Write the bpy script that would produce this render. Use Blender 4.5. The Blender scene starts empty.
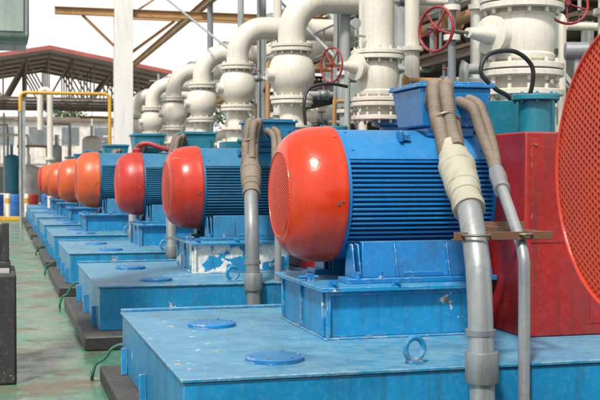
import bpy, math, random
from mathutils import Vector, Matrix
random.seed(7)
C = bpy.context.scene.collection
S = bpy.context.scene
S.view_settings.view_transform='Standard'; S.view_settings.look='None'; S.view_settings.exposure=0

# ------------------------------------------------------------ materials
def paint(name, col, rough=.4, chip=(.62,.64,.62), chip_t=.78, dust=(.36,.42,.44), dust_amt=.3,
          streak=.25, metallic=0., vary=.18, bump=.15, chip_scale=9., chip2=None, spec=.5, edge=0., sscale=16, stain=0.):
    m=bpy.data.materials.new(name); m.use_nodes=True
    nt=m.node_tree; N=nt.nodes; L=nt.links
    b=N['Principled BSDF']; b.inputs['Metallic'].default_value=metallic
    b.inputs['Specular IOR Level'].default_value=spec
    geo=N.new('ShaderNodeNewGeometry')
    def noise(scale,detail=4,rgh=.55,vec=None):
        n=N.new('ShaderNodeTexNoise'); n.inputs['Scale'].default_value=scale
        n.inputs['Detail'].default_value=detail; n.inputs['Roughness'].default_value=rgh
        L.new(vec or geo.outputs['Position'],n.inputs['Vector']); return n.outputs['Fac']
    def math_(op,a,bb,clamp=False):
        n=N.new('ShaderNodeMath'); n.operation=op; n.use_clamp=clamp
        for i,v in enumerate((a,bb)):
            if isinstance(v,(int,float)): n.inputs[i].default_value=v
            else: L.new(v,n.inputs[i])
        return n.outputs[0]
    def mr(v,a,c,d=0.,e=1.):
        n=N.new('ShaderNodeMapRange'); L.new(v,n.inputs[0])
        for i,x in zip((1,2,3,4),(a,c,d,e)): n.inputs[i].default_value=x
        return n.outputs[0]
    def mix(f,a,bb):
        n=N.new('ShaderNodeMix'); n.data_type='RGBA'
        if isinstance(f,(int,float)): n.inputs[0].default_value=f
        else: L.new(f,n.inputs[0])
        for i,v in ((6,a),(7,bb)):
            if isinstance(v,tuple): n.inputs[i].default_value=(*v[:3],1)
            else: L.new(v,n.inputs[i])
        return n.outputs[2]
    n1=noise(1.4,3)
    c=mix(mr(n1,.3,.7),tuple(x*(1-vary) for x in col),tuple(min(1,x*(1+vary)) for x in col))
    mp=N.new('ShaderNodeMapping'); mp.inputs['Scale'].default_value=(sscale,sscale,1.1); L.new(geo.outputs['Position'],mp.inputs['Vector'])
    st=noise(1.,4,.6,mp.outputs[0])
    sx=N.new('ShaderNodeSeparateXYZ'); L.new(geo.outputs['Normal'],sx.inputs[0])
    up=mr(sx.outputs[2],.25,.95)
    side=math_('SUBTRACT',1.,up,True)
    sf=math_('MULTIPLY',math_('MULTIPLY',mr(st,.5,.75),side),streak)
    c=mix(sf,c,tuple(x*.3+.02 for x in col))
    n3=noise(5.,7,.74)
    df=math_('MULTIPLY',math_('MULTIPLY',mr(n3,.3,.7,.2,1.),up),dust_amt)
    c=mix(df,c,dust)
    n4=noise(26.,4,.65)
    c=mix(math_('MULTIPLY',mr(n4,.5,.72),dust_amt*.4),c,dust)
    c=mix(math_('MULTIPLY',mr(n4,.46,.28),math_('MULTIPLY',mr(n3,.48,.62),.45)),c,tuple(x*.35+.02 for x in col))
    if stain:
        n5=noise(2.1,8,.68)
        c=mix(math_('MULTIPLY',mr(n5,.53,.64),stain),c,tuple(x*.42+.03 for x in col))
    n2=noise(chip_scale,7,.64)
    chv=math_('ADD',n2,math_('MULTIPLY',math_('SUBTRACT',n1,.5),.8))
    cf=mr(chv,chip_t,chip_t+.012)
    if edge:
        bv=N.new('ShaderNodeBevel'); bv.samples=3; bv.inputs['Radius'].default_value=.014
        vm=N.new('ShaderNodeVectorMath'); vm.operation='DOT_PRODUCT'
        L.new(bv.outputs[0],vm.inputs[0]); L.new(geo.outputs['Normal'],vm.inputs[1])
        ed=mr(vm.outputs['Value'],.97,.80)
        ef=math_('MULTIPLY',ed,mr(n2,.60-edge*.12,.63-edge*.12))
        cf=math_('MAXIMUM',cf,ef)
    cc=mix(mr(n4,.45,.55),chip,chip2 or tuple(x*.6 for x in chip))
    c=mix(cf,c,cc)
    L.new(c,b.inputs['Base Color'])
    r=math_('ADD',mr(n3,.3,.7,rough-.08,rough+.12),math_('MULTIPLY',df,.5))
    r=math_('ADD',r,math_('MULTIPLY',cf,.3),True)
    L.new(r,b.inputs['Roughness'])
    bp=N.new('ShaderNodeBump'); bp.inputs['Strength'].default_value=bump; bp.inputs['Distance'].default_value=.01
    h=math_('SUBTRACT',math_('ADD',n4,math_('MULTIPLY',n3,.6)),math_('MULTIPLY',cf,.8))
    L.new(h,bp.inputs['Height']); L.new(bp.outputs[0],b.inputs['Normal'])
    return m

BLUE=paint('blue_machine_paint',(.004,.155,.41),rough=.32,dust=(.15,.36,.46),dust_amt=.3,chip_t=.79,streak=.45,edge=.4,stain=.2)
BLUEF=paint('blue_housing_paint',(.004,.17,.46),rough=.32,dust=(.15,.37,.50),dust_amt=.3,chip_t=.80,streak=.35,stain=.15)
TEALB=paint('weathered_teal_blue_paint',(.006,.145,.30),rough=.4,dust=(.15,.31,.38),dust_amt=.35,chip_t=.79,streak=.5,stain=.25)
TEAL=paint('teal_box_paint',(.006,.17,.25),rough=.4,dust=(.16,.34,.37),dust_amt=.35,chip_t=.8,streak=.4,stain=.3)
BLUE_BASE=paint('blue_base_paint',(.007,.20,.42),rough=.32,dust=(.17,.37,.46),dust_amt=.42,chip=(.50,.54,.53),chip2=(.20,.11,.06),chip_t=.74,streak=.65,chip_scale=7.,edge=1.,vary=.2,stain=.3)
PEEL=paint('peeling_blue_base_paint',(.007,.20,.40),rough=.34,dust=(.17,.37,.46),dust_amt=.42,chip=(.62,.64,.62),chip2=(.48,.50,.48),chip_t=.56,streak=.65,chip_scale=4.,edge=1.,vary=.2,stain=.3)
BLUE_DECK=paint('blue_deck_paint',(.012,.195,.37),rough=.28,dust=(.24,.41,.48),dust_amt=.58,chip=(.50,.55,.55),chip2=(.18,.13,.10),chip_t=.72,streak=.2,chip_scale=10.,bump=.25,edge=1.,vary=.2,stain=.32)
RED=paint('orange_red_paint',(.56,.036,.006),rough=.18,dust=(.38,.12,.08),dust_amt=.18,chip=(.25,.03,.02),chip_t=.84,streak=.4,stain=.1)
RED2=paint('faded_red_paint',(.49,.028,.010),rough=.24,dust=(.42,.14,.10),dust_amt=.25,chip=(.55,.16,.08),chip_t=.74,streak=.45,stain=.2)
RED3=paint('deep_red_paint',(.40,.020,.012),rough=.33,dust=(.42,.16,.12),dust_amt=.25,chip_t=.9,streak=.4)
ORANGE=paint('orange_paint',(.54,.085,.018),rough=.36,dust=(.45,.2,.12),dust_amt=.25,chip_t=.9,streak=.45)
GUARD=paint('crimson_guard_paint',(.32,.013,.012),rough=.36,dust=(.40,.13,.12),dust_amt=.4,chip=(.10,.02,.02),chip2=(.42,.22,.19),chip_t=.715,streak=.8,vary=.3,edge=.6,stain=.5)
GRILLE=paint('grille_red_paint',(.60,.05,.018),rough=.35,dust=(.4,.15,.1),dust_amt=.15,chip_t=.95)
WHITE=paint('off_white_pipe_paint',(.64,.61,.535),rough=.34,dust=(.38,.33,.26),dust_amt=.5,chip=(.26,.16,.09),chip_t=.79,streak=.25,vary=.08,sscale=26,stain=.14)
WHITECOL=paint('white_column_paint',(.70,.70,.67),rough=.4,dust_amt=.1,chip=(.3,.2,.12),chip_t=.82,streak=.25,vary=.05)
COND=paint('grey_conduit_paint',(.32,.35,.37),rough=.32,dust=(.36,.33,.28),dust_amt=.4,chip=(.2,.15,.1),chip_t=.76,streak=.75,metallic=.35,stain=.25)
COND2=paint('dull_conduit',(.20,.225,.245),rough=.4,dust=(.36,.33,.28),dust_amt=.4,chip_t=.85,metallic=.3,streak=.6)
GLAND=paint('pale_gland',(.42,.41,.32),rough=.42,dust=(.34,.30,.23),dust_amt=.5,chip=(.2,.17,.13),chip_t=.73,streak=.9,stain=.3)
FLEX=paint('dusty_flexible_sleeve',(.145,.112,.085),rough=.7,dust=(.36,.31,.25),dust_amt=.6,chip_t=.95,bump=.4,vary=.3)
RUST=paint('rusty_steel',(.15,.07,.035),rough=.75,dust=(.3,.2,.14),dust_amt=.4,chip=(.3,.28,.25),chip_t=.8)
BOLT=paint('bolt_steel',(.20,.18,.15),rough=.45,metallic=.6,chip=(.2,.1,.05),chip_t=.7)
BLACKP=paint('black_painted_concrete',(.020,.020,.022),rough=.5,dust=(.13,.125,.11),dust_amt=.6,chip=(.26,.25,.22),chip_t=.70,edge=.8)
RUBBER=paint('black_rubber',(.012,.012,.013),rough=.45,dust_amt=.1,chip_t=.95)
DARK=paint('dark_interior',(.04,.015,.012),rough=.7,dust_amt=.0,chip_t=.99)
OCHRE=paint('ochre_beam_paint',(.36,.20,.075),rough=.55,dust=(.4,.33,.22),chip=(.14,.06,.035),chip_t=.74,streak=.6)
YELLOW=paint('yellow_paint',(.62,.33,.02),rough=.45,chip_t=.83,streak=.7)
BROWN=paint('brown_truss_paint',(.12,.082,.055),rough=.6,dust_amt=.3,chip_t=.85)
HAZETRUSS=paint('haze_lightened_truss_paint',(.22,.17,.13),rough=.6,dust_amt=.3,chip_t=.85)  # truss brown made lighter in its colour to imitate distance haze
GREYST=paint('grey_steel_paint',(.30,.325,.32),rough=.5,dust_amt=.3,chip_t=.80,streak=.6)
CABGREEN=paint('grey_green_paint',(.27,.33,.30),rough=.5,chip_t=.85)
GREENH=paint('green_hose',(.015,.12,.08),rough=.45,dust_amt=.2,chip_t=.95)
ROOFRED=paint('faded_red_roof_sheet',(.38,.09,.075),rough=.5,chip_t=.85,streak=.6)
DAYLIT=paint('daylight_pale_underside',(.40,.34,.29),rough=.7,chip_t=.9)  # pale tone stands in for daylight brightening the roof underside
WALL=paint('pale_wall',(.62,.605,.56),rough=.7,chip_t=.83,streak=.6,sscale=3,stain=.2)
DRUMB=paint('blue_drum_paint',(.02,.12,.40),rough=.4,chip_t=.85)
WHEEL=paint('red_handwheel_paint',(.28,.011,.012),rough=.4,chip_t=.85)
STAIN=paint('galvanised_steel',(.42,.43,.43),rough=.35,metallic=.7,chip_t=.95)
BARK=paint('tree_bark',(.12,.09,.06),rough=.9,chip_t=.95)

def leafmat():
    m=bpy.data.materials.new('leaves'); m.use_nodes=True; nt=m.node_tree
    b=nt.nodes['Principled BSDF']; b.inputs['Roughness'].default_value=.6
    g=nt.nodes.new('ShaderNodeNewGeometry'); r=nt.nodes.new('ShaderNodeValToRGB')
    r.color_ramp.elements[0].color=(.05,.085,.04,1); r.color_ramp.elements[1].color=(.12,.17,.08,1)
    n=nt.nodes.new('ShaderNodeTexNoise'); n.inputs['Scale'].default_value=1.2
    nt.links.new(g.outputs['Position'],n.inputs['Vector']); nt.links.new(n.outputs['Fac'],r.inputs[0])
    nt.links.new(r.outputs[0],b.inputs['Base Color']); return m
LEAF=leafmat()

def floormat(name,green=True):
    m=bpy.data.materials.new(name); m.use_nodes=True; nt=m.node_tree; N=nt.nodes; L=nt.links
    b=N['Principled BSDF']; g=N.new('ShaderNodeNewGeometry')
    def nz(s,d=5,r=.6):
        n=N.new('ShaderNodeTexNoise'); n.inputs['Scale'].default_value=s; n.inputs['Detail'].default_value=d; n.inputs['Roughness'].default_value=r
        L.new(g.outputs['Position'],n.inputs['Vector']); return n.outputs['Fac']
    def ramp(f,a,ca,bb,cb):
        r=N.new('ShaderNodeValToRGB'); e=r.color_ramp.elements
        e[0].position=a; e[0].color=(*ca,1); e[1].position=bb; e[1].color=(*cb,1); L.new(f,r.inputs[0]); return r.outputs[0]
    def mix(f,a,bb):
        n=N.new('ShaderNodeMix'); n.data_type='RGBA'; L.new(f,n.inputs[0])
        for i,v in ((6,a),(7,bb)):
            if isinstance(v,tuple): n.inputs[i].default_value=(*v,1)
            else: L.new(v,n.inputs[i])
        return n.outputs[2]
    if green: base=ramp(nz(1.1,7,.7),.35,(.050,.17,.105),.65,(.10,.26,.17))
    else: base=ramp(nz(.3),.35,(.26,.26,.24),.65,(.36,.36,.33))
    worn=ramp(nz(1.3,10,.72),.50,(0,0,0),.58,(.85,.85,.85))
    c=mix(worn,base,(.22,.25,.19) if green else (.3,.29,.27))
    rst=ramp(nz(.9,9,.68),.52,(0,0,0),.60,(.85,.85,.85))
    c=mix(rst,c,(.17,.12,.08) if green else (.24,.22,.19))
    dk=ramp(nz(2.6,10,.75),.53,(0,0,0),.64,(.8,.8,.8))
    c=mix(dk,c,(.036,.052,.04) if green else (.2,.19,.17))
    L.new(c,b.inputs['Base Color'])
    rr=ramp(nz(.9,8,.7),.42,(.08,.08,.08),.60,(.5,.5,.5)); L.new(rr,b.inputs['Roughness'])
    bp=N.new('ShaderNodeBump'); bp.inputs['Strength'].default_value=.2; bp.inputs['Distance'].default_value=.01
    L.new(nz(25.),bp.inputs['Height']); L.new(bp.outputs[0],b.inputs['Normal'])
    return m
FLOOR=floormat('green_floor_paint'); GROUND=floormat('yard_concrete',False)

# ------------------------------------------------------------ mesh builder
def frame(d):
    d=Vector(d).normalized(); a=Vector((0,0,1)) if abs(d.z)<.9 else Vector((1,0,0))
    u=d.cross(a).normalized(); v=d.cross(u).normalized(); return d,u,v
class MB:
    def __init__(s): s.v=[]; s.f=[]
    def box(s,x0,x1,y0,y1,z0,z1,M=None):
        b=len(s.v)
        for z in (z0,z1):
            for x,y in ((x0,y0),(x1,y0),(x1,y1),(x0,y1)):
                p=Vector((x,y,z)); s.v.append(M@p if M else p)
        for q in ((3,2,1,0),(4,5,6,7),(0,1,5,4),(1,2,6,5),(2,3,7,6),(3,0,4,7)): s.f.append([b+i for i in q])
        return s
    def taper(s,x0,x1,y0,y1,z0,z1,i):
        b=len(s.v)
        for z,k in ((z0,i),(z1,0)):
            for x,y in ((x0+k,y0+k),(x1-k,y0+k),(x1-k,y1-k),(x0+k,y1-k)): s.v.append(Vector((x,y,z)))
        for q in ((3,2,1,0),(4,5,6,7),(0,1,5,4),(1,2,6,5),(2,3,7,6),(3,0,4,7)): s.f.append([b+j for j in q])
        return s
    def lathe(s,prof,o=(0,0,0),d=(1,0,0),n=32,cap0=True,cap1=True):
        o=Vector(o); d,u,v=frame(d); b=len(s.v)
        for t,r in prof:
            for i in range(n):
                a=2*math.pi*i/n; s.v.append(o+d*t+(u*math.cos(a)+v*math.sin(a))*r)
        for k in range(len(prof)-1):
            for i in range(n):
                j=(i+1)%n; s.f.append([b+k*n+i,b+k*n+j,b+(k+1)*n+j,b+(k+1)*n+i])
        if cap0: s.f.append([b+i for i in range(n)][::-1])
        if cap1: s.f.append([b+(len(prof)-1)*n+i for i in range(n)])
        return s
    def arcshell(s,x0,x1,cz,r0,r1,a0,a1,n=24):
        b=len(s.v)
        for k in range(n+1):
            a=a0+(a1-a0)*k/n
            for x in (x0,x1):
                for r in (r0,r1): s.v.append(Vector((x,-r*math.sin(a),cz+r*math.cos(a))))
        for k in range(n):
            p=b+4*k; q=p+4
            s.f+= [[p+1,p+3,q+3,q+1],[p,q,q+2,p+2],[p,p+1,q+1,q],[p+2,q+2,q+3,p+3]]
        s.f+= [[b,b+2,b+3,b+1],[b+4*n,b+4*n+1,b+4*n+3,b+4*n+2]]
        return s
    def cyl(s,p0,p1,r,n=16,r1=None):
        p0=Vector(p0);p1=Vector(p1); return s.lathe([(0,r),((p1-p0).length,r1 if r1 is not None else r)],p0,p1-p0,n)
    def tube(s,pts,r,n=14,cap=True):
        pts=[Vector(p) for p in pts]; m=len(pts); b=len(s.v)
        rr=r if isinstance(r,list) else [r]*m
        t0=(pts[1]-pts[0]).normalized(); _,u,_=frame(t0)
        for k in range(m):
            t=(pts[min(k+1,m-1)]-pts[max(k-1,0)]).normalized()
            u=(u-t*u.dot(t)).normalized(); v=t.cross(u)
            for i in range(n):
                a=2*math.pi*i/n; s.v.append(pts[k]+(u*math.cos(a)+v*math.sin(a))*rr[k])
        for k in range(m-1):
            for i in range(n):
                j=(i+1)%n; s.f.append([b+k*n+i,b+k*n+j,b+(k+1)*n+j,b+(k+1)*n+i])
        if cap:
            s.f.append([b+i for i in range(n)][::-1]); s.f.append([b+(m-1)*n+i for i in range(n)])
        return s
    def torus(s,c,d,R,r,n=28,m=10,a0=0,a1=2*math.pi):
        c=Vector(c); d,u,v=frame(d)
        full=abs(a1-a0-2*math.pi)<1e-4
        K=n if full else n+1; b=len(s.v)
        for k in range(K):
            a=a0+(a1-a0)*k/n; e=u*math.cos(a)+v*math.sin(a)
            for i in range(m):
                q=2*math.pi*i/m; s.v.append(c+e*(R+r*math.cos(q))+d*r*math.sin(q))
        for k in range(n):
            kk=(k+1)%K
            for i in range(m):
                j=(i+1)%m; s.f.append([b+k*m+i,b+kk*m+i,b+kk*m+j,b+k*m+j])
        return s
    def bolts(s,c,d,R,n,r=.014,h=.03,off=0):
        c=Vector(c); d,u,v=frame(d)
        for k in range(n):
            a=2*math.pi*(k+.5)/n; p=c+(u*math.cos(a)+v*math.sin(a))*R
            s.cyl(p-d*h,p+d*h,r,6)
        return s
    def beam(s,p0,p1,w=.1,h=.15,t=.012):
        p0=Vector(p0);p1=Vector(p1); d,u,v=frame(p1-p0); Ln=(p1-p0).length
        M=Matrix((( *[u.x,v.x,d.x],p0.x),(u.y,v.y,d.y,p0.y),(u.z,v.z,d.z,p0.z),(0,0,0,1)))
        s.box(-w/2,w/2,h/2-t,h/2,0,Ln,M); s.box(-w/2,w/2,-h/2,-h/2+t,0,Ln,M); s.box(-t/2,t/2,-h/2+t,h/2-t,0,Ln,M)
        return s
    def obj(s,name,mat,parent=None,bevel=0,smooth=35,loc=None,label=None):
        me=bpy.data.meshes.new(name); me.from_pydata([tuple(p) for p in s.v],[],s.f); me.update()
        me.polygons.foreach_set('use_smooth',[True]*len(me.polygons))
        me.set_sharp_from_angle(angle=math.radians(smooth))
        me.materials.append(mat)
        o=bpy.data.objects.new(name,me); C.objects.link(o)
        if parent: o.parent=parent
        if loc: o.location=loc
        if bevel:
            m=o.modifiers.new('bevel','BEVEL'); m.width=bevel; m.segments=2; m.limit_method='ANGLE'; m.angle_limit=math.radians(40)
        if label: o['label']=label
        return o
def smoothpath(pts,k=8):
    P=[Vector(p) for p in pts]; out=[]
    for i in range(len(P)-1):
        a=P[max(i-1,0)];b=P[i];c=P[i+1];d=P[min(i+2,len(P)-1)]
        for j in range(k):
            t=j/k
            out.append(.5*((2*b)+(c-a)*t+(2*a-5*b+4*c-d)*t*t+(3*b-a-3*c+d)*t**3))
    out.append(P[-1]); return out
def resample(pts,step):
    out=[pts[0]]; acc=0
    for i in range(1,len(pts)):
        a=pts[i-1];b=pts[i];l=(b-a).length; 
        while acc+l>=step:
            t=(step-acc)/l; a=a+(b-a)*t; out.append(a.copy()); l=(b-a).length; acc=0
        acc+=l
    return out
def thing(name,loc,label,cat,group=None,scale=1,rz=0):
    e=bpy.data.objects.new(name,None); C.objects.link(e); e.location=loc; e.empty_display_size=.1
    e.scale=(scale,)*3; e.rotation_euler=(0,0,rz)
    e['label']=label; e['category']=cat
    if group: e['group']=group
    return e
def clone(root,loc,label=None,scale=None,rz=None):
    def cp(o,par):
        n=o.copy(); C.objects.link(n)
        if par: n.parent=par; n.matrix_parent_inverse=o.matrix_parent_inverse.copy()
        for ch in list(o.children): cp(ch,n)
        return n
    r=cp(root,None); r.location=loc
    if label: r['label']=label
    if scale: r.scale=(scale,)*3
    if rz is not None: r.rotation_euler=(0,0,rz)
    return r
def remat(root,base,mat):
    for o in [root]+list(root.children_recursive):
        if o.name.split('.')[0]==base:
            o.material_slots[0].link='OBJECT'; o.material_slots[0].material=mat
def structure(o): o['kind']='structure'; return o

# ------------------------------------------------------------ setting
structure(MB().box(-900,900,-60,2500,-.3,-.004).obj('ground',GROUND))
structure(MB().box(-12,14,-4,46,-.2,0).obj('floor',FLOOR))

# ------------------------------------------------------------ motor
def build_motor(loc,grille_r=.30,near=False):
    R=.475; cz=.59; CL=.36
    e=thing('electric_motor',loc,'','motor','row of electric motors')
    if near: prof=[(CL,R),(CL-.02,R+.004),(CL-.06,R),(.12,R),(.06,R-.004),(.025,R-.014),(.008,grille_r+.006),(.002,grille_r)]
    else: prof=[(CL,R),(CL-.015,R+.005),(CL-.03,R+.001),(.27,R-.001),(.22,R-.006),(.175,R-.014),(.135,R-.026),(.10,R-.042),(.07,R-.062),(.045,R-.084),(.024,R-.110),(.010,R-.138),(.002,R-.162),(.0,grille_r)]
    mb=MB().lathe(prof,(0,0,cz),(1,0,0),72,False,False)
    mb.lathe([(.002,grille_r),(.03,grille_r-.004)],(0,0,cz),(1,0,0),72,False,False)
    mb.lathe([(CL,R),(CL,R-.05)],(0,0,cz),(1,0,0),72,False,False)
    cowl=mb.obj('fan_cowl',RED,e,smooth=50)
    g=MB(); p=.020 if not near else .0225
    def P(y,z):
        r=math.hypot(y,z); return Vector((.004-.035*(1-(r/grille_r)**2) if r<grille_r else .004,y,cz+z))
    rows=int(grille_r/(p*.866))+1
    for j in range(-rows,rows+1):
        for i in range(-rows-1,rows+2):
            z=(i+.5*(j%2))*p; y=j*p*.866
            if math.hypot(y,z)>grille_r-p*.45: continue
            b=len(g.v)
            for k in range(6):
                a=k*math.pi/3; g.v.append(P(y+p*.578*math.cos(a),z+p*.578*math.sin(a)))
            for k in range(6):
                a=k*math.pi/3; g.v.append(P(y+p*.37*math.cos(a),z+p*.37*math.sin(a)))
            for k in range(6):
                kk=(k+1)%6; g.f.append([b+k,b+kk,b+6+kk,b+6+k])
    gr=g.obj('fan_grille',GRILLE,cowl); sm=gr.modifiers.new('thick','SOLIDIFY'); sm.thickness=.002
    MB().torus((.0,0,cz),(1,0,0),grille_r-.004,.006,72,8).obj('grille_ring',RED,cowl)
    f=MB().lathe([(.10,.02),(.10,.1),(.2,.11)],(0,0,cz),(1,0,0),24)
    for k in range(9):
        M=Matrix.Translation((0,0,cz))@Matrix.Rotation(k*2*math.pi/9,4,'X')@Matrix.Rotation(.5,4,'Z')
        f.box(.08,.18,-.006,.006,.1,.30,M)
    f.lathe([(.25,.02),(.25,.44)],(0,0,cz),(1,0,0),32)
    f.obj('cooling_fan',DARK,cowl)
    for aa_ in (25,85,145,205,265,325):
        aa=math.radians(aa_); y,z=math.sin(aa),math.cos(aa)
        MB().cyl((CL-.04,y*(R-.01),cz+z*(R-.01)),(CL-.04,y*(R+.008),cz+z*(R+.008)),.008,6).obj('cowl_screw',BOLT,cowl)
    a=math.radians(97); MB().cyl((.29,-math.sin(a)*(R-.01),cz+math.cos(a)*(R-.01)),(.29,-math.sin(a)*(R+.005),cz+math.cos(a)*(R+.005)),.013,20).obj('rotation_badge',BOLT,cowl)
    h=MB(); x0,x1=CL-.02,1.44; core=.405; Ro=.455
    h.lathe([(x0,.36),(x0,core),(x1,core),(x1,.36)],(0,0,cz),(1,0,0),64)
    h.lathe([(CL+.002,.40),(CL+.002,.462),(CL+.03,.462),(CL+.03,.39)],(0,0,cz),(1,0,0),64)
    h.lathe([(x1-.03,.39),(x1-.03,.465),(x1+.03,.465),(x1+.05,.44),(x1+.07,.30),(x1+.11,.26),(x1+.11,.14)],(0,0,cz),(1,0,0),64)
    t=.0075; xs=CL+.03
    zz=-.32
    while zz<=.225:
        xi=math.sqrt(max(core**2-zz**2,0))-.02; xo=min(math.sqrt(Ro**2-zz**2),.45)
        for sg in (-1,1):
            y0,y1=sorted((sg*xi,sg*xo)); h.box(xs,x1-.03,y0,y1,cz+zz-t,cz+zz+t)
        zz+=.032
    yy=-.256
    while yy<=.26:
        zi=math.sqrt(max(core**2-yy**2,0))-.02; zo=math.sqrt(Ro**2-yy**2)
        h.box(xs,x1-.03,yy-t,yy+t,cz-zo,cz-zi)
        yy+=.032
    h.obj('stator_housing',BLUEF,e,smooth=40,bevel=.002)
    tc_=MB().arcshell(xs+.001,x1-.031,cz,core+.002,.4535,-math.radians(58),math.radians(58),30)
    for a_ in (-57,57):
        a=math.radians(a_); tc_.box(xs+.002,x1-.032,-.012,.012,.40,.462,Matrix.Translation((0,0,cz))@Matrix.Rotation(a,4,'X'))
    for x in (xs+.04,x1-.07):
        for a_ in (-48,-20,20,48):
            a=math.radians(a_); tc_.cyl((x,-.45*math.sin(a),cz+.45*math.cos(a)),(x,-.462*math.sin(a),cz+.462*math.cos(a)),.010,6)
    tc_.obj('upper_casing',BLUEF,e,smooth=40,bevel=.002)
    MB().cyl((x1+.1,0,cz),(x1+.35,0,cz),.07,24).obj('motor_shaft',BOLT,e)
    for sg in (-1,1):
        f=MB(); ya,yb=sorted((sg*.28,sg*.50))
        f.box(.34,1.42,ya,yb,0,.035)
        def skirt(xa,xb,ybot,ytop,top,dx_=.03,yi=.28):
            b0=len(f.v)
            for x,dx in ((xa,dx_),(xb,-dx_)):
                for (y,z,k_) in ((ybot,.035,0),(ytop,top,1),(yi,top,1),(yi-.03,.035,0)): f.v.append(Vector((x+dx*k_,sg*y,z)))
            for q in ((0,1,2,3),(7,6,5,4),(0,4,5,1),(1,5,6,2),(2,6,7,3),(3,7,4,0)): f.f.append([b0+i for i in q])
        skirt(.46,1.33,.445,.385,.275,.02)
        for x in (.40,.44,.70,1.08,1.35,1.385): skirt(x,x+.014,.475,.40,.26,0)
        f.box(.76,1.04,*sorted((sg*.415,sg*.452)),.0352,.07)
        f.obj('motor_foot',BLUE,e,bevel=.006)
        for x in (.42,.58,1.20,1.36):
            MB().cyl((x,sg*.482,.035),(x,sg*.482,.047),.020,16).cyl((x,sg*.482,.047),(x,sg*.482,.08),.014,6).obj('foot_bolt',BLUE,e)
    bx=.93; bw=.53
    tb=MB().box(bx+.08,bx+bw-.1,-.24,.22,cz+.40,cz+.47).taper(bx,bx+bw,-.31,.27,cz+.472,cz+.74,.035)
    t_=tb.obj('terminal_box',BLUE,e,bevel=.012)
    ld=MB().box(bx-.02,bx+bw+.02,-.33,.29,cz+.742,cz+.765); ld.box(bx+.03,bx+bw-.03,-.28,.24,cz+.766,cz+.785)
    for x in (bx,bx+bw/3,bx+2*bw/3,bx+bw):
        for y in (-.312,.275): ld.cyl((x,y,cz+.76),(x,y,cz+.782),.013,6)
    for y in (-.12,.08):
        for x in (bx-.002,bx+bw+.002): ld.cyl((x,y,cz+.76),(x,y,cz+.782),.013,6)
    ld.obj('box_lid',BLUE,t_,bevel=.005)
    fl=MB().box(bx+.08,bx+bw-.08,-.315,-.28,cz+.53,cz+.67)
    for x in (bx+.10,bx+bw-.10):
        for z in (.55,.65): fl.cyl((x,-.31,cz+z),(x,-.326,cz+z),.011,6)
    fl.obj('box_side_plate',BLUE,t_,bevel=.003)
    MB().box(.78,.80,-.32,-.22,cz+.36,cz+.44).box(.80,.86,-.30,-.24,cz+.37,cz+.415).obj('lifting_lug',BLUE,e,bevel=.005)
    return e
M1=build_motor((1.865,7.42,.91))
M1['label']='blue finned electric motor with glossy orange-red fan cowl on pedestal'
M0=build_motor((1.78,2.85,1.055),grille_r=.452,near=True)
M0['label']='blue electric motor with broad perforated red fan cowl on pedestal'
motors=[M1]
spec=[(1.82,12.55,.91,1.0,RED2,'blue electric motor with faded red fan cowl and dusty housing'),
      (1.73,17.2,.91,1.03,RED3,'blue electric motor with deep red fan cowl on pedestal'),
      (1.42,21.9,.88,1.16,ORANGE,'large blue electric motor with orange fan cowl'),
      (1.32,26.6,.88,1.10,ORANGE,'large blue electric motor with orange fan cowl'),
      (1.27,31.3,.88,1.08,ORANGE,'large blue electric motor with orange fan cowl'),
      (1.27,36.0,.88,1.08,ORANGE,'large blue electric motor with orange fan cowl'),
      (1.30,40.7,.88,1.08,RED3,'large blue electric motor with red fan cowl')]
for i,(x,y,z,s,mt,lb) in enumerate(spec):
    m=clone(M1,(x,y,z),lb,s); remat(m,'fan_cowl',mt); remat(m,'grille_ring',mt); motors.append(m)
    for n_ in ('stator_housing','upper_casing','motor_foot'): remat(m,n_,TEALB)
    for n_ in ('terminal_box','box_lid','box_side_plate'): remat(m,n_,TEAL if i>=1 else TEALB)
# red cable boot standing on the third cowl
MB().tube(smoothpath([(.30,0,1.05),(.31,0,1.12),(.36,-.03,1.18),(.48,-.06,1.19),(.62,-.1,1.14),(.8,-.12,1.10),(.95,-.12,1.15)],7),.04,14).lathe([(0,.07),(.05,.07),(.07,.05)],(.30,0,1.055),(0,0,1),16).obj('red_cable_boot',WHEEL,motors[2])

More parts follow.
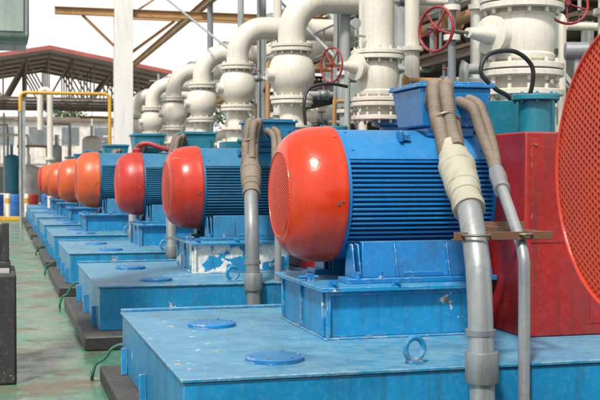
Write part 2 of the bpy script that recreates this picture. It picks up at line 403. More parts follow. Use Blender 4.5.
# ------------------------------------------------------------ skid with pedestal
def build_base(loc,pedx=1.09,pedw=1.10):
    e=thing('pump_skid',loc,'blue painted steel skid with motor pedestal, chipped and dusty','equipment skid','row of blue steel skids')
    W,D,H=4.7,2.97,.43
    MB().box(.0,W,.0,D,0,H-.022).obj('skid_frame',BLUE_BASE,e,bevel=.008)
    MB().box(-.015,W+.015,-.015,D+.015,H-.020,H).obj('deck_plate',BLUE_DECK,e,bevel=.005)
    MB().box(-.012,W+.012,D-.03,D+.012,H+.0015,H+.022).obj('deck_lip',BLUE_BASE,e,bevel=.004)
    for y in (.35,1.48,2.6): MB().box(-.05,-.003,y,y+.012,.0,.20).obj('skid_stiffener',BLUE_BASE,e,bevel=.004)
    for cx,cy in ((.60,.45),(.52,1.98)):
        ac=MB().lathe([(0,.17),(.020,.17),(.026,.163),(.028,.10),(.028,0.001)],(cx,cy,H+.001),(0,0,1),40).obj('access_cover',BLUE,e,smooth=30)
        for k in range(6):
            a=k*math.pi/3; MB().cyl((cx+.14*math.cos(a),cy+.14*math.sin(a),H+.026),(cx+.14*math.cos(a),cy+.14*math.sin(a),H+.036),.009,6).obj('cover_bolt',BLUE_DECK,ac)
    r=MB().torus((1.33,.13,H+.085),(.25,-1,0),.062,.017,30,10); r.box(1.29,1.37,.09,.17,H+.001,H+.02); r.cyl((1.33,.13,H+.01),(1.33,.13,H+.03),.03,16)
    r.obj('lifting_ring',BLUE_BASE,e)
    y0,y1=1.10,2.30; zt=.77
    p=MB()
    p.box(pedx+.02,pedx+pedw-.02,y0+.05,y1-.05,H+.012,zt-.03)
    p.box(pedx,pedx+pedw,y0,y1,H+.001,H+.011)
    for x in (pedx+.02,pedx+pedw-.045): p.box(x,x+.025,y0+.012,y0+.049,H+.012,zt-.03)
    p.box(pedx+.046,pedx+pedw-.046,y0+.02,y0+.048,zt-.055,zt-.03)
    for y in (y0+.06,y0+.60,y1-.09): p.box(pedx+.0,pedx+.019,y,y+.02,H+.012,zt-.03)
    pd=p.obj('motor_pedestal',BLUE_BASE,e,bevel=.004)
    MB().box(pedx-.03,pedx+pedw+.03,y0-.03,y1+.03,zt-.028,zt-.0).obj('pedestal_top_plate',BLUE_BASE,pd,bevel=.004)
    MB().box(pedx+.01,pedx+.05,y0+.42,y0+.50,zt+.001,zt+.05).cyl((pedx-.05,y0+.46,zt+.028),(pedx+.09,y0+.46,zt+.028),.012,8).obj('jacking_bolt',BLUE,pd)
    for xx in (pedx+.03,pedx+.46,pedx+pedw-.08):
        MB().box(xx,xx+.06,y0-.01,y0+.02,zt+.001,zt+.045).cyl((xx+.03,y0-.05,zt+.026),(xx+.03,y0+.05,zt+.026),.010,8).obj('jacking_bolt',BLUE,pd)
    return e
B1=build_base((.907,5.65,.14))
ys=[5.65,10.68,15.45,20.2,24.9,29.6,34.3,39.0]
bases=[B1]
B4=None
for i,y in enumerate(ys[1:],1):
    if i<3:
        b_=clone(B1,(.907,y,.14)); bases.append(b_)
        if i==1: remat(b_,'motor_pedestal',PEEL); b_['label']='blue steel skid with large white peeled patches on its pedestal'
    elif i==3:
        B4=build_base((.907,y,.14),pedx=.62,pedw=1.35); bases.append(B4)
    else: bases.append(clone(B4,(.907,y,.14)))
B0=build_base((.907,1.02,.14),pedx=1.30,pedw=.9)
def plinth(y):
    o=MB().box(.74,5.9,y-.34,y+3.08,0,.138).obj('concrete_plinth',BLACKP,None,bevel=.02)
    o['label']='low black painted concrete plinth under blue steel skid'; o['category']='plinth'; o['group']='plinths under the skids'; return o
for y in ys+[1.02]: plinth(y)

# ------------------------------------------------------------ pump
def build_pump(loc):
    e=thing('pump',loc,'large pump with crimson boxed coupling guard and blue casing','pump','row of pumps')
    gd=MB().box(.17,1.12,-.90,.75,0.001,1.345).obj('coupling_guard',GUARD,e,bevel=.012)
    MB().box(.21,.60,-.905,-.902,.62,1.30).obj('guard_panel',GUARD,gd,bevel=.001)
    MB().box(.64,1.08,-.905,-.902,.08,1.30).obj('guard_panel',GUARD,gd,bevel=.001)
    for x in (.24,.57):
        for z in (.66,1.26): MB().cyl((x,-.905,z),(x,-.913,z),.010,6).obj('guard_bolt',GUARD,gd)
    c=MB().lathe([(1.15,.30),(1.2,.42),(1.3,.60),(1.36,.66),(1.5,.68),(1.64,.66),(1.72,.60),(1.85,.40),(2.1,.34)],(0,0,.95),(1,0,0),48)
    c.bolts((1.33,0,.95),(1,0,0),.62,20,.02,.05)
    c.lathe([(0,.26),(.15,.24),(.17,.34),(.23,.34)],(1.5,0,1.50),(0,0,1),36)
    c.lathe([(0,.30),(.4,.30)],(1.5,0,.0),(0,0,1),24)
    c.box(1.2,1.8,-.45,.45,0.001,.10)
    c.obj('pump_casing',BLUE,e)
    s=MB().lathe([(2.1,.34),(2.1,.44),(2.17,.44),(2.17,.25),(2.6,.25),(3.0,.25)],(0,0,.95),(1,0,0),36); s.obj('suction_nozzle',WHITE,e)
    t=MB().box(.30,.92,.1,.62,1.347,1.62); t.cyl((.6,-.2,1.347),(.6,-.2,1.60),.12,24); t.cyl((.6,-.2,1.60),(.6,-.2,1.64),.17,24); t.bolts((.6,-.2,1.62),(0,0,1),.145,8,.012,.04)
    t.obj('oil_reservoir',TEAL,e,bevel=.008)
    return e
my=[7.42,12.55,17.2,21.9,26.6,31.3,36.0,40.7]
P1=build_pump((3.12,7.42,.57))
for y in my[1:]: clone(P1,(3.16,y,.57))
P0=clone(P1,(3.16,2.85,.57))

# ------------------------------------------------------------ discharge pipe stacks
def flange(mbs,z,r=.33,t=.05,parent=None):
    m=MB().lathe([(0,r-.1),(0,r-.006),(.006,r),(t-.006,r),(t,r-.006),(t,r-.1)],(0,0,z),(0,0,1),40)
    m.bolts((0,0,z+t/2),(0,0,1),r-.045,12,.016,t*1.3)
    return m.obj('pipe_flange',WHITE,parent,smooth=40)
def elbow_path(z0,zc,R,xend):
    pts=[Vector((0,0,z0))]
    for k in range(0,13):
        a=math.pi/2*k/12; pts.append(Vector((R-R*math.cos(a),0,zc-R+R*math.sin(a))))
    pts.append(Vector((xend,0,zc))); return pts
def wheel(parent,c,d,R=.23):
    c=Vector(c); d,u,v=frame(d)
    w=MB().torus(c,d,R,.012,36,10)
    w.lathe([(-.03,.03),(.03,.03)],c,d,16)
    for k in range(5):
        a=2*math.pi*k/5+.3; w.cyl(c+d*.0,c+d*.0+(u*math.cos(a)+v*math.sin(a))*R,.008,8)
    return w.obj('handwheel',WHEEL,parent)
def build_stack(loc,kind,wz=.5,wl=.9,wr=.17):
    e=thing('discharge_pipe',loc,'','pipe','row of white discharge pipes')
    if kind=='far':
        MB().lathe([(-.12,.24),(.3,.21),(.42,.20),(.66,.20)],(0,0,0),(0,0,1),36).obj('pipe_spool',WHITE,e)
        for z in (.0,.27,.66,.73): flange(None,z,.34,.055,e)
        cv=MB().lathe([(.785,.22),(.86,.26),(.95,.335),(1.08,.375),(1.22,.375),(1.36,.335),(1.46,.26),(1.50,.23)],(0,0,0),(0,0,1),40)
        v=cv.obj('check_valve',WHITE,e)
        MB().cyl((-.30,-.1,1.12),(-.44,-.1,1.12),.10,20).bolts((-.43,-.1,1.12),(1,0,0),.08,6,.01,.03).obj('valve_cover',WHITE,v)
        for z in (1.50,1.57): flange(None,z,.34,.055,e)
        MB().tube(elbow_path(1.62,2.37,.58,2.6),.225,28).obj('elbow_pipe',WHITE,e,smooth=60)
    else:
        MB().lathe([(0.05,.24),(.12,.20),(.2,.20)],(0,0,0),(0,0,1),36).obj('pipe_spool',WHITE,e)
        for z in (.0,.16,.22): flange(None,z,.32,.05,e)
        cv=MB().lathe([(.27,.22),(.30,.25),(.34,.255),(.36,.24),(.42,.25),(.52,.26),(.62,.25),(.66,.24),(.68,.255),(.70,.23),(.72,.22)],(0,0,0),(0,0,1),40)
        v=cv.obj('gate_valve',WHITE,e)
        d=Vector((-.93,-.36,0)).normalized(); o=Vector((0,0,wz))
        MB().lathe([(.15,.12),(.30,.11),(.31,.16),(.35,.16),(.36,.08),(.48,.055),(.58,.04)],o,d,24).obj('valve_bonnet',WHITE,v)
        MB().cyl(o+d*.52,o+d*(wl+.1),.014,12).obj('valve_stem',BOLT,v)
        wheel(v,o+d*wl,d,wr)
        for z in (.72,.78): flange(None,z,.32,.05,e)
        MB().tube([(0,0,.80),(0,0,1.4),(0,0,2.6)]+[],.195,32).obj('riser_pipe',WHITE,e,smooth=60)
        for z in (1.86,1.93): flange(None,z,.30,.05,e)
        g=MB().cyl((-.2,-.12,.98),(-.34,-.2,.98),.014,8).cyl((-.34,-.2,.98),(-.34,-.2,1.05),.014,8)
        g.cyl((-.34,-.16,1.12),(-.34,-.22,1.12),.06,20); g.obj('pressure_gauge',STAIN,e)
    return e
lb='white flanged discharge pipe with bulging valve and elbow'
st=build_stack((4.55,17.25,2.14),'far'); st['label']=lb
for x,y in ((4.66,22.0),(4.78,26.8),(4.80,31.5),(4.8,36.2),(4.8,40.9)):
    clone(st,(x,y,2.3),lb)
s2=build_stack((4.36,12.5,2.3),'near',.62,.70,.2); s2['label']='tall straight white riser pipe with flanged valve and red handwheel'
s1=build_stack((4.25,8.5,2.3),'near',.49,.90,.175); s1['label']='thick white riser pipe with flanged valve and red handwheel'; s1.scale=(1.1,1.1,1.0)
eb=thing('branch_pipe',(4.75,9.6,2.2),'white branch pipe with flanges and small red handwheel','pipe')
MB().tube(smoothpath([(0,0,-1.6),(0,0,.5),(0,0,1.6)],4),.13,24).obj('branch_riser',WHITE,eb)
for z in (.3,.36,.95): flange(None,z,.24,.045,eb)
vb=MB().lathe([(.42,.15),(.55,.2),(.75,.2),(.9,.15)],(0,0,0),(0,0,1),30).obj('small_valve',WHITE,eb)
MB().cyl((.1,-.1,.8),(.22,-.55,1.0),.03,12).obj('valve_stem',BOLT,vb)
wheel(vb,(.22,-.55,1.0),(-.15,-.95,.25),.2)
k=0
for (x,y,r,zt) in ((5.3,13.8,.10,7),(5.9,15.8,.12,7),(5.35,19.6,.07,7),(5.7,11.2,.09,6.5),(6.3,12.0,.15,6.5),(5.2,24.2,.07,7),(5.0,10.6,.05,6),(4.85,11.4,.045,6),(5.55,12.3,.05,6),(5.5,17.4,.09,6.4),(5.6,22.4,.09,6.4),(5.4,29,.08,6.4),(6.1,10.2,.12,6)):
    e=thing('riser_pipe_line',(x,y,0),'slim pale vertical riser pipe with flanged joints','pipe','slim riser pipes')
    MB().cyl((0,0,0),(0,0,zt),r,20).obj('pipe_run',(WHITE,GREYST,WHITE,COND2)[k%4],e)
    for z in (2.45+.23*(k%4),3.3+.17*(k%3),4.4): MB().lathe([(0,r+.005),(0,r+.05),(.06,r+.05),(.06,r+.005)],(0,0,z),(0,0,1),24).obj('joint_flange',WHITE,e)
    k+=1
rr_=random.Random(11)
for i,y in enumerate((10.0,11.7,13.3,14.2,15.7,16.4,18.2,19.3,20.6,23.2,25.6,28.2,10.8,12.0,14.9,17.9)):
    x0=4.7+rr_.uniform(0,.5)+(0.8 if i>11 else 0); z=2.5+rr_.uniform(0,1.9); r=rr_.choice((.03,.045,.06)); zb=z+rr_.uniform(-.9,1.1)
    e=thing('cross_pipe_line',(x0,y,0),'small pipe run with bend and compact red-handled valve','pipe','small cross pipe runs')
    P=smoothpath([(0,0,.8),(0,0,z-.12),(.04,0,z-.03),(.14,0,z),(1.2,0,z),(1.32,0,z+.03*(1 if zb>z else -1)),(1.36,0,z+.12*(1 if zb>z else -1)),(1.36,0,zb+.3*(1 if zb>z else -1))],5)
    MB().tube(P,r,12).obj('pipe_run',(WHITE,GREYST,OCHRE)[i%3],e)
    v=MB().lathe([(0,r+.03),(.03,r+.03),(.03,r+.005),(.07,r+.03),(.13,r+.03),(.17,r+.005),(.17,r+.03),(.2,r+.03)],(.5,0,z),(1,0,0),16).cyl((.6,0,z),(.6,0,z+.17),.015,8).obj('small_valve',COND2,e)
    MB().torus((.6,0,z+.17),(0,0,1),.07,.009,20,8).cyl((.53,0,z+.17),(.67,0,z+.17),.007,6).obj('handwheel',WHEEL,v)
for i,(x,y,z) in enumerate(((5.45,12.2,2.6),(5.3,16.6,2.9),(5.6,21.0,3.0),(5.75,10.9,3.2))):
    e=thing('junction_box',(x,y,z),'grey metal junction box on the rack','junction box','rack junction boxes')
    MB().box(-.16,.16,-.08,.08,-.2,.2).obj('box_body',GREYST,e,bevel=.01); MB().box(-.15,.15,-.095,-.082,-.19,.19).obj('box_door',CABGREEN,e,bevel=.004)
    MB().tube(smoothpath([(.0,0,-.2),(0,.0,-.6),(.05,.1,-1.2),(.0,.2,-z)],6),.02,8).obj('box_cable',RUBBER,e)
for (x,z,r,mt,nm) in ((7.3,4.67,.26,WHITE,'white header pipe running the length of the rack'),(8.1,3.2,.2,WHITE,'white header pipe running the length of the rack'),(6.6,5.55,.12,GREYST,'grey service pipe on the rack'),(7.0,1.45,.3,WHITE,'white suction header pipe near the floor'),(6.4,3.9,.09,OCHRE,'thin ochre service pipe on the rack'),(8.7,5.3,.14,WHITE,'white header pipe running the length of the rack'),(9.6,4.2,.18,GREYST,'grey service pipe on the rack')):
    e=thing('header_pipe',(x,6,0),nm,'pipe','header pipes on the rack')
    MB().cyl((0,0,z),(0,40,z),r,28).obj('pipe_run',mt,e)
    for q in range(3,40,6): MB().lathe([(0,r+.005),(0,r+.09),(.14,r+.09),(.14,r+.005)],(0,q,z),(0,1,0),28).obj('joint_flange',mt,e)

# ------------------------------------------------------------ pipe rack steel frames
def rack(y,xl,mt_col,mt_beam,w=.3,zb=6.0,low=True,boxcol=False,over=0):
    e=thing('pipe_rack_frame',(0,y,0),'painted steel portal frame of the pipe rack with braces','steel frame','pipe rack frames')
    for x in (xl,9.2):
        m=MB()
        if boxcol: m.box(x-w/2,x+w/2,-w/2,w/2,.041,7.6)
        else: m.beam((x,0,.041),(x,0,7.6),w,w*.9,.02)
        m.box(x-.3,x+.3,-.3,.3,0.001,.04).obj('rack_column',mt_col,e,bevel=.01)
    for z in ((zb,7.4) if low else (7.4,)): MB().beam((xl+w/2,0,z),(9.05,0,z),.14,.20,.016).obj('cross_beam',mt_beam,e)
    if over: MB().beam((xl-over,0,zb),(xl-w/2,0,zb),.14,.20,.016).obj('cantilever_beam',mt_beam,e); MB().beam((xl-over*.6,0,zb-.1),(xl-w/2,0,zb-.9),.07,.07,.01).obj('knee_brace',mt_beam,e)
    if low:
        for a,b in (((xl+w/2,0,5.0),(xl+1.4,0,5.88)),((9.05,0,5.0),(8.0,0,5.88))): MB().beam(a,b,.08,.08,.01).obj('knee_brace',mt_beam,e)
    return e
rack(30.0,3.2,WHITECOL,OCHRE,.48,6.05,True,True,1.8); rack(24.5,5.75,GREYST,OCHRE,.2); rack(18.5,5.75,GREYST,OCHRE,.2)
rack(13.0,5.9,GREYST,BROWN,.18); rack(40,4.4,GREYST,OCHRE,.2,6.9,False)
for x,z in ((5.35,6.3),(8.8,6.3)):
    o=MB().beam((0,0,0),(0,36,0),.14,.20,.016).obj('stringer_beam',OCHRE,None,loc=(x,13,z)); o['label']='ochre painted steel beam along the pipe rack'; o['category']='steel beam'; o['group']='rack stringer beams'
pl=thing('access_platform',(6.2,11,0),'brown steel access platform with grey handrail','platform')
MB().box(0,1.1,0,16,3.42,3.47).beam((0,0,3.35),(0,16,3.35),.08,.14,.01).beam((1.1,0,3.35),(1.1,16,3.35),.08,.14,.01).obj('platform_deck',BROWN,pl)
h=MB()
for y in range(0,17,2): h.cyl((0,y,3.47),(0,y,4.55),.022,10)
h.cyl((0,0,4.55),(0,16,4.55),.022,10).cyl((0,0,4.05),(0,16,4.05),.018,10)
h.obj('handrail',GREYST,pl)
for y in range(0,17,4): MB().beam((.1,y,0),(.1,y,3.35),.1,.1,.01).beam((.1,y,2.4),(.1,y+1.2,3.3),.06,.06,.008).obj('platform_post',GREYST,pl)
for i,(a,b) in enumerate((((3.3,30,7.3),(5.4,24.5,4.2)),((5.8,18.5,6.0),(5.8,24.5,3.6)),((5.8,18.5,3.6),(5.8,24.5,6.0)),((3.4,30,6.0),(5.3,34,7.6)))):
    e=MB().cyl(Vector(a)-Vector(a),Vector(b)-Vector(a),.03,8).obj('tie_rod',OCHRE if i==3 else GREYST,None,loc=a); e['label']='slender diagonal steel tie rod of the rack'; e['category']='tie rod'; e['group']='rack tie rods'
hall=thing('process_hall',(10.6,10,0),'open process hall with brown steel trusses and dull roof','industrial hall')
for y in range(0,44,6):
    for x in (0,5,10): MB().beam((x,y,0),(x,y,6.6),.25,.25,.02).obj('hall_column',HAZETRUSS if x else GREYST,hall)
    t=MB().beam((0,y,5.2),(10,y,5.2),.12,.16,.02).beam((0,y,6.5),(10,y,6.5),.12,.16,.02)
    for k in range(10):
        t.beam((k,y,5.2 if k%2 else 6.5),(k+1,y,6.5 if k%2 else 5.2),.07,.07,.01)
    t.obj('hall_truss',BROWN,hall)
    MB().beam((0,y,3.5),(10,y,3.5),.12,.2,.02).obj('hall_floor_beam',HAZETRUSS,hall)
t=MB()
for x in (0,2.5,5,7.5,10): t.beam((x,0,6.7),(x,42,6.7),.08,.12,.01)
t.obj('hall_purlin',BROWN,hall)
MB().box(-.3,10.5,-.5,43,6.80,6.86).obj('hall_roof',HAZETRUSS,hall)
MB().box(.2,10,0,42,3.61,3.66).obj('hall_deck',BROWN,hall)
h=MB()
for y in range(0,43,2): h.cyl((0.2,y,3.66),(0.2,y,4.7),.025,8)
h.cyl((.2,0,4.7),(.2,42,4.7),.025,8).cyl((.2,0,4.2),(.2,42,4.2),.02,8); h.obj('hall_handrail',YELLOW,hall)
r7=random.Random(3)
for i in range(8):
    y=12+i*4.6; x=12.3+r7.uniform(0,2.5); r=r7.uniform(.5,.9); z=r7.uniform(1.8,2.9)
    e=thing('process_vessel',(x,y,0),'upright process vessel with domed top and nozzle','vessel','vessels in the hall')
    MB().lathe([(0,r*.6),(.3,r*.6),(.35,r),(z,r),(z+r*.25,r*.85),(z+r*.42,r*.5),(z+r*.48,.08),(z+r*.48+.2,.08)],(0,0,0),(0,0,1),28).obj('vessel_shell',(WHITE,TEALB,GREYST)[i%3],e)
    MB().tube(smoothpath([(-r,0,z*.6),(-r-.3,0,z*.6),(-r-.4,0,z*.6+.2),(-r-.4,0,z+.5),(-r-.4,0,3.4)],4),.08,10).obj('vessel_pipe',WHITE,e)

# ------------------------------------------------------------ conduits & cables
def corr(pts,r,pitch=.02,n=14,ph=0):
    P=resample(smoothpath(pts,14),pitch/4)
    return P,[r*(1+.10*math.sin(2*math.pi*i/4+ph)) for i in range(len(P))]
def build_conduits(loc):
    ox,oy=2.52,5.5
    def q(p): return (p[0]-ox,p[1]-oy,p[2])
    e=thing('cable_conduit',loc,'thick grey cable conduit with pale gland and dusty flexible sleeves','conduit','motor cable conduits')
    main=[q(p) for p in ((2.525,5.5,0),(2.523,5.5,.41),(2.515,5.5,.71),(2.515,5.54,1.11),(2.55,5.72,1.39),(2.575,5.82,1.47))]
    MB().tube(smoothpath(main,8),.070,24).obj('conduit_pipe',COND,e,smooth=60)
    MB().lathe([(0,.074),(0,.088),(.01,.092),(.16,.092),(.17,.088),(.17,.074)],q((2.52,5.5,.50)),(0,0,1),24).obj('conduit_coupling',COND2,e)
    MB().lathe([(0,.074),(.0,.083),(.03,.083),(.03,.074)],q((2.515,5.51,.76)),(0,0,1),24).obj('conduit_coupling',COND2,e)
    a=Vector(q((2.565,5.77,1.43))); b=Vector(q((2.665,6.27,1.80)))
    d=b-a; Ln=d.length
    MB().lathe([(0,.078),(.0,.092),(.05,.096),(.06,.088),(.12,.086),(.125,.094),(.20,.098),(.205,.104),(Ln*.62,.106),(Ln*.63,.112),(Ln*.70,.112),(Ln*.71,.103),(Ln*.9,.09),(Ln,.082),(Ln,.05)],a,d,28).obj('cable_gland',GLAND,e,smooth=30)
    bp=[(2.645,6.2,1.76),(2.69,6.40,1.91),(2.73,6.56,2.04),(2.79,6.74,2.16),(2.86,6.92,2.21),(2.92,7.14,2.15)]
    for off,nm in (((-.048,.0,.0),0),((.05,.01,.0),2.),((.01,-.05,.03),1.)):
        P,rr=corr([Vector(q(p))+Vector(off)+Vector((0,0,.03*math.sin(i*2.1+nm*3))) for i,p in enumerate(bp)],.042,.022,ph=nm)
        MB().tube(P,rr,14).obj('flexible_sleeve',FLEX,e,smooth=80)
    MB().torus(q((2.705,6.45,1.95)),(.15,.8,.55),.088,.010,24,8).obj('cable_tie_band',BOLT,e)
    return e
def build_thin(loc):
    ox,oy=2.82,5.6
    def q(p): return (p[0]-ox,p[1]-oy,p[2])
    e=thing('thin_conduit',loc,'slim grey cable conduit with corrugated flexible sleeve','conduit','slim motor conduits')
    MB().tube(smoothpath([q(p) for p in ((2.822,5.6,0),(2.822,5.6,.40),(2.822,5.6,.99),(2.826,5.63,1.2),(2.853,5.83,1.40),(2.9,6.06,1.56))],8),.034,18).obj('conduit_pipe',COND,e,smooth=60)
    a=Vector(q((2.89,6.03,1.54))); b=Vector(q((2.96,6.26,1.66)))
    MB().lathe([(0,.038),(0,.05),(.04,.052),(.05,.046),(.18,.056),(.22,.05),(.26,.048),(.26,.03)],a,b-a,20).obj('cable_gland',STAIN,e,smooth=30)
    for off,ph in (((-.0,0,0),0),((.07,.06,.03),1)):
        P,rr=corr([Vector(q(p))+Vector(off)*min(1,i/2) for i,p in enumerate(((2.95,6.24,1.65),(3.00,6.42,1.75),(3.05,6.65,1.88),(3.09,6.82,1.99),(3.10,6.94,2.09),(3.08,7.14,2.15)))],.036,.02,ph=ph)
        MB().tube(P,rr,12).obj('flexible_sleeve',FLEX,e,smooth=80)
    return e
C1=build_conduits((2.52,5.5,0)); T1=build_thin((2.82,5.6,0))
C2=clone(C1,(2.40,10.60,0)); remat(C2,'conduit_pipe',COND2); remat(C2,'cable_gland',FLEX)
T2=clone(T1,(2.68,10.72,0))
for y in (15.3,20.0,24.7,29.4): clone(C1,(2.30,y,0)); 
br=thing('conduit_bracket',(2.40,5.60,1.27),'rusty flat steel bracket strapping the conduits to the guard','bracket')
MB().box(0,.60,.0,.012,0,.045).box(.0,.60,.012,.04,.0,.008).box(.56,.60,.05,.93,.01,.04).box(.56,.95,.93,.945,-.01,.06).obj('bracket_bar',RUST,br,bevel=.002)
MB().torus((.125,.0,.03),(0,0,1),.082,.008,20,8).obj('clamp_band',BOLT,br)
MB().torus((.43,.02,.03),(0,0,1),.045,.007,20,8).obj('clamp_band',BOLT,br)

hs=MB().tube(smoothpath([(3.95,7.95,1.95),(3.86,7.9,2.22),(3.68,7.8,2.30),(3.55,7.78,2.42),(3.62,7.8,2.56),(3.85,7.85,2.60),(4.02,7.9,2.52),(4.06,7.92,2.40),(4.05,8.0,2.2),(4.0,8.05,2.0)],8),.018,12).obj('rubber_hose',RUBBER)
hs['label']='looped black rubber hose above the crimson guard'; hs['category']='hose'
tr=thing('pressure_transmitter',(4.04,7.2,1.915),'silver pressure transmitter with round head on a thin stem','instrument')
MB().cyl((0,0,0.0),(0,0,.55),.02,12).cyl((0,0,.05),(0,0,.12),.04,6).cyl((0,0,.3),(0,0,.36),.04,6).obj('instrument_stem',STAIN,tr)
MB().lathe([(-.09,.05),(-.08,.065),(.08,.065),(.09,.05)],(0,0,.62),(1,-.4,0),24).cyl((0,0,.55),(0,0,.6),.03,12).obj('instrument_head',COND2,tr)
MB().tube(smoothpath([(.05,0,.62),(.15,.02,.66),(.2,.05,.5),(.18,.1,.2),(.17,.1,.0)],6),.012,10).obj('instrument_cable',RUBBER,tr)
hs=MB().tube(smoothpath([(3.3,11.9,2.2),(3.28,11.9,2.45),(3.36,11.95,2.62),(3.6,12.0,2.68),(3.85,12.1,2.66)],8),.02,10).obj('rubber_hose',RUBBER)
hs['label']='curved black cable rising beside the white riser'; hs['category']='hose'
for i,y in enumerate((8.9,13.9,18.7,23.4)):
    j=.04*math.sin(i*2.3)
    o=MB().tube(smoothpath([(1.02,y-.22,.27+j),(.92,y-.2,.30+j),(.84,y-.17,.27+j),(.78,y-.15,.19),(.715,y-.13,.145),(.69,y-.12,.06),(.69,y-.02,.014),(.70,y+.25,.014)],7),.012,10).obj('green_hose',GREENH)
    o['label']='thin green hose draped over the black plinth'; o['category']='hose'; o['group']='green hoses at the skids'

# ------------------------------------------------------------ left foreground column footing
ft=thing('column_footing',(-.22,9.3,0),'black painted concrete column footing with chipped edges','footing')
MB().box(-.42,.33,-.48,.5,0,.86).obj('footing_block',BLACKP,ft,bevel=.02)
MB().box(-.38,.28,-.4,.42,.862,.885).obj('footing_plate',GREYST,ft,bevel=.003)
col=thing('steel_column',(-.30,9.3,.885),'grey steel column carrying an overhead junction cabinet','column')
MB().beam((0,0,0),(0,0,5.5),.26,.28,.02).obj('column_shaft',COND2,col)
MB().box(.132,.37,-.12,.10,.0,.05).box(.132,.35,-.02,.0,.051,.35).box(.30,.36,-.10,.08,.051,.36).obj('column_gusset',BLACKP,col,bevel=.006)
cab=thing('overhead_cabinet',(-.16,9.3,2.72),'grey-green metal cabinet fixed high on the column','cabinet')
MB().box(-.5,.38,-.35,.25,.0,.85).obj('cabinet_body',CABGREEN,cab,bevel=.02)
MB().box(-.46,.34,-.372,-.353,.04,.81).obj('cabinet_door',CABGREEN,cab,bevel=.006)
MB().beam((-.3,-.2,-.06),(.36,-.2,-.06),.05,.06,.006).obj('cabinet_rail',GREYST,cab)

# ------------------------------------------------------------ yellow gantry, vent pipe
g=thing('pipe_gantry',(.60,36,0),'yellow painted tubular gantry with a grey left leg','gantry')
MB().tube([(0,0,3.7),(0,0,4.15)]+[(.0+.15-.15*math.cos(a),0,4.15+.15*math.sin(a)) for a in (.5,1.0,1.57)]+[(2.8-.15+.15*math.sin(a),0,4.15+.15*math.cos(a)) for a in (0,.5,1.0,1.57)]+[(2.8,0,0)],.055,16).obj('gantry_tube',YELLOW,g)
MB().cyl((0,0,0),(0,0,3.7),.04,12).obj('gantry_leg',GREYST,g)
g=thing('vent_pipe',(1.6,38,0),'white vent pipe with a gooseneck top','pipe')
MB().tube([(0,0,0),(0,0,4.4)]+[(-.16+.16*math.cos(a),0,4.4+.16*math.sin(a)) for a in [math.pi*k/10 for k in range(1,11)]]+[(-.32,0,3.2)],.10,18).obj('vent_tube',WHITE,g)
MB().lathe([(0,.1),(0,.18),(.08,.18),(.08,.1)],(0,0,2.2),(0,0,1),20).obj('joint_flange',WHITE,g)
for x in (.25,.95): 
    g=thing('bollard',(x,44,0),'white and yellow guard post at end of walkway','bollard','guard posts')
    MB().lathe([(0,.09),(.9,.09),(.96,.06),(.98,.01)],(0,0,0),(0,0,1),18).obj('post',WHITE,g); MB().lathe([(0,.093),(.2,.093)],(0,0,.6),(0,0,1),18).obj('reflective_band',YELLOW,g)
structure(MB().box(-6,.80,42,42.35,0,.15).obj('kerb',YELLOW,bevel=.02))
for i,(x,y,mt) in enumerate(((-.9,47,DRUMB),(-.2,47.6,DRUMB),(.5,46.8,DRUMB),(1.2,47.4,WHEEL),(1.9,47,DRUMB),(.1,49.5,WHITE),(2.7,47.4,DRUMB))):
    g=thing('oil_drum',(x,y,0),('blue' if mt is DRUMB else 'red' if mt is WHEEL else 'white')+' steel drum standing on the yard','drum','drums on the yard')
    MB().lathe([(0,.29),(.02,.30),(.3,.30),(.31,.31),(.33,.31),(.34,.30),(.6,.30),(.61,.31),(.63,.31),(.64,.30),(.88,.30),(.9,.29),(.88,.27)],(0,0,0),(0,0,1),28).obj('drum_shell',mt,g)
    MB().cyl((.12,.1,.875),(.12,.1,.90),.035,12).obj('drum_bung',BOLT,g)

# ------------------------------------------------------------ distant shed with equipment
sh=thing('open_shed',(2.2,52,0),'open steel shed with faded red gable roof and trusses paled to imitate haze','shed')
w=5.2; D=12
def slab(r,a,b,y0,y1,t):
    bb=len(r.v)
    for y in (y0,y1):
        for p in (a,b,(b[0],b[1]+t),(a[0],a[1]+t)): r.v.append(Vector((p[0],y,p[1])))
    for q in ((0,1,2,3),(7,6,5,4),(0,4,5,1),(1,5,6,2),(2,6,7,3),(3,7,4,0)): r.f.append([bb+i for i in q])
r=MB(); slab(r,(-w-.4,6.55),(0,7.55),0,D,.10); slab(r,(0,7.55),(w+.4,6.55),0,D,.10)
r.obj('shed_roof',ROOFRED,sh)
r=MB(); slab(r,(-w-.3,6.53),(0,7.51),.05,D-.1,.03); slab(r,(0,7.51),(w+.3,6.53),.05,D-.1,.03); r.obj('daylit_underside',DAYLIT,sh)  # added sheet under the roof, coloured pale to imitate daylight there
r2=MB(); slab(r2,(-w-.45,6.48),(0,7.50),-.06,-.003,.18); slab(r2,(0,7.50),(w+.45,6.48),-.06,-.003,.18); r2.obj('roof_fascia',ROOFRED,sh)
for y in (1,3.2,5.4,7.6,9.8):
    t=MB(); t.beam((-w,y,5.3),(w,y,5.3),.10,.13,.02)
    n=10
    for k in range(n):
        xa=-w+2*w*k/n; xb=-w+2*w*(k+1)/n; za=6.55+1.0*(1-abs(xa)/w)-.15; zb=6.55+(1-abs(xb)/w)-.15
        if k%2: t.beam((xa,y,5.3),(xb,y,zb),.07,.07,.01)
        else: t.beam((xa,y,za),(xb,y,5.3),.07,.07,.01)
        t.beam((xb,y,5.3),(xb,y,zb),.06,.06,.01)
        t.beam((xa,y,za),(xb,y,zb),.08,.10,.012)
    t.obj('roof_truss',HAZETRUSS,sh)
for y in (1,5,9):
    for x in (-w,w,-1.2): MB().beam((x,y,0),(x,y,6.4 if x!=-1.2 else 5.2),.22,.22,.02).obj('shed_column',GREYST,sh)
rs=random.Random(5)
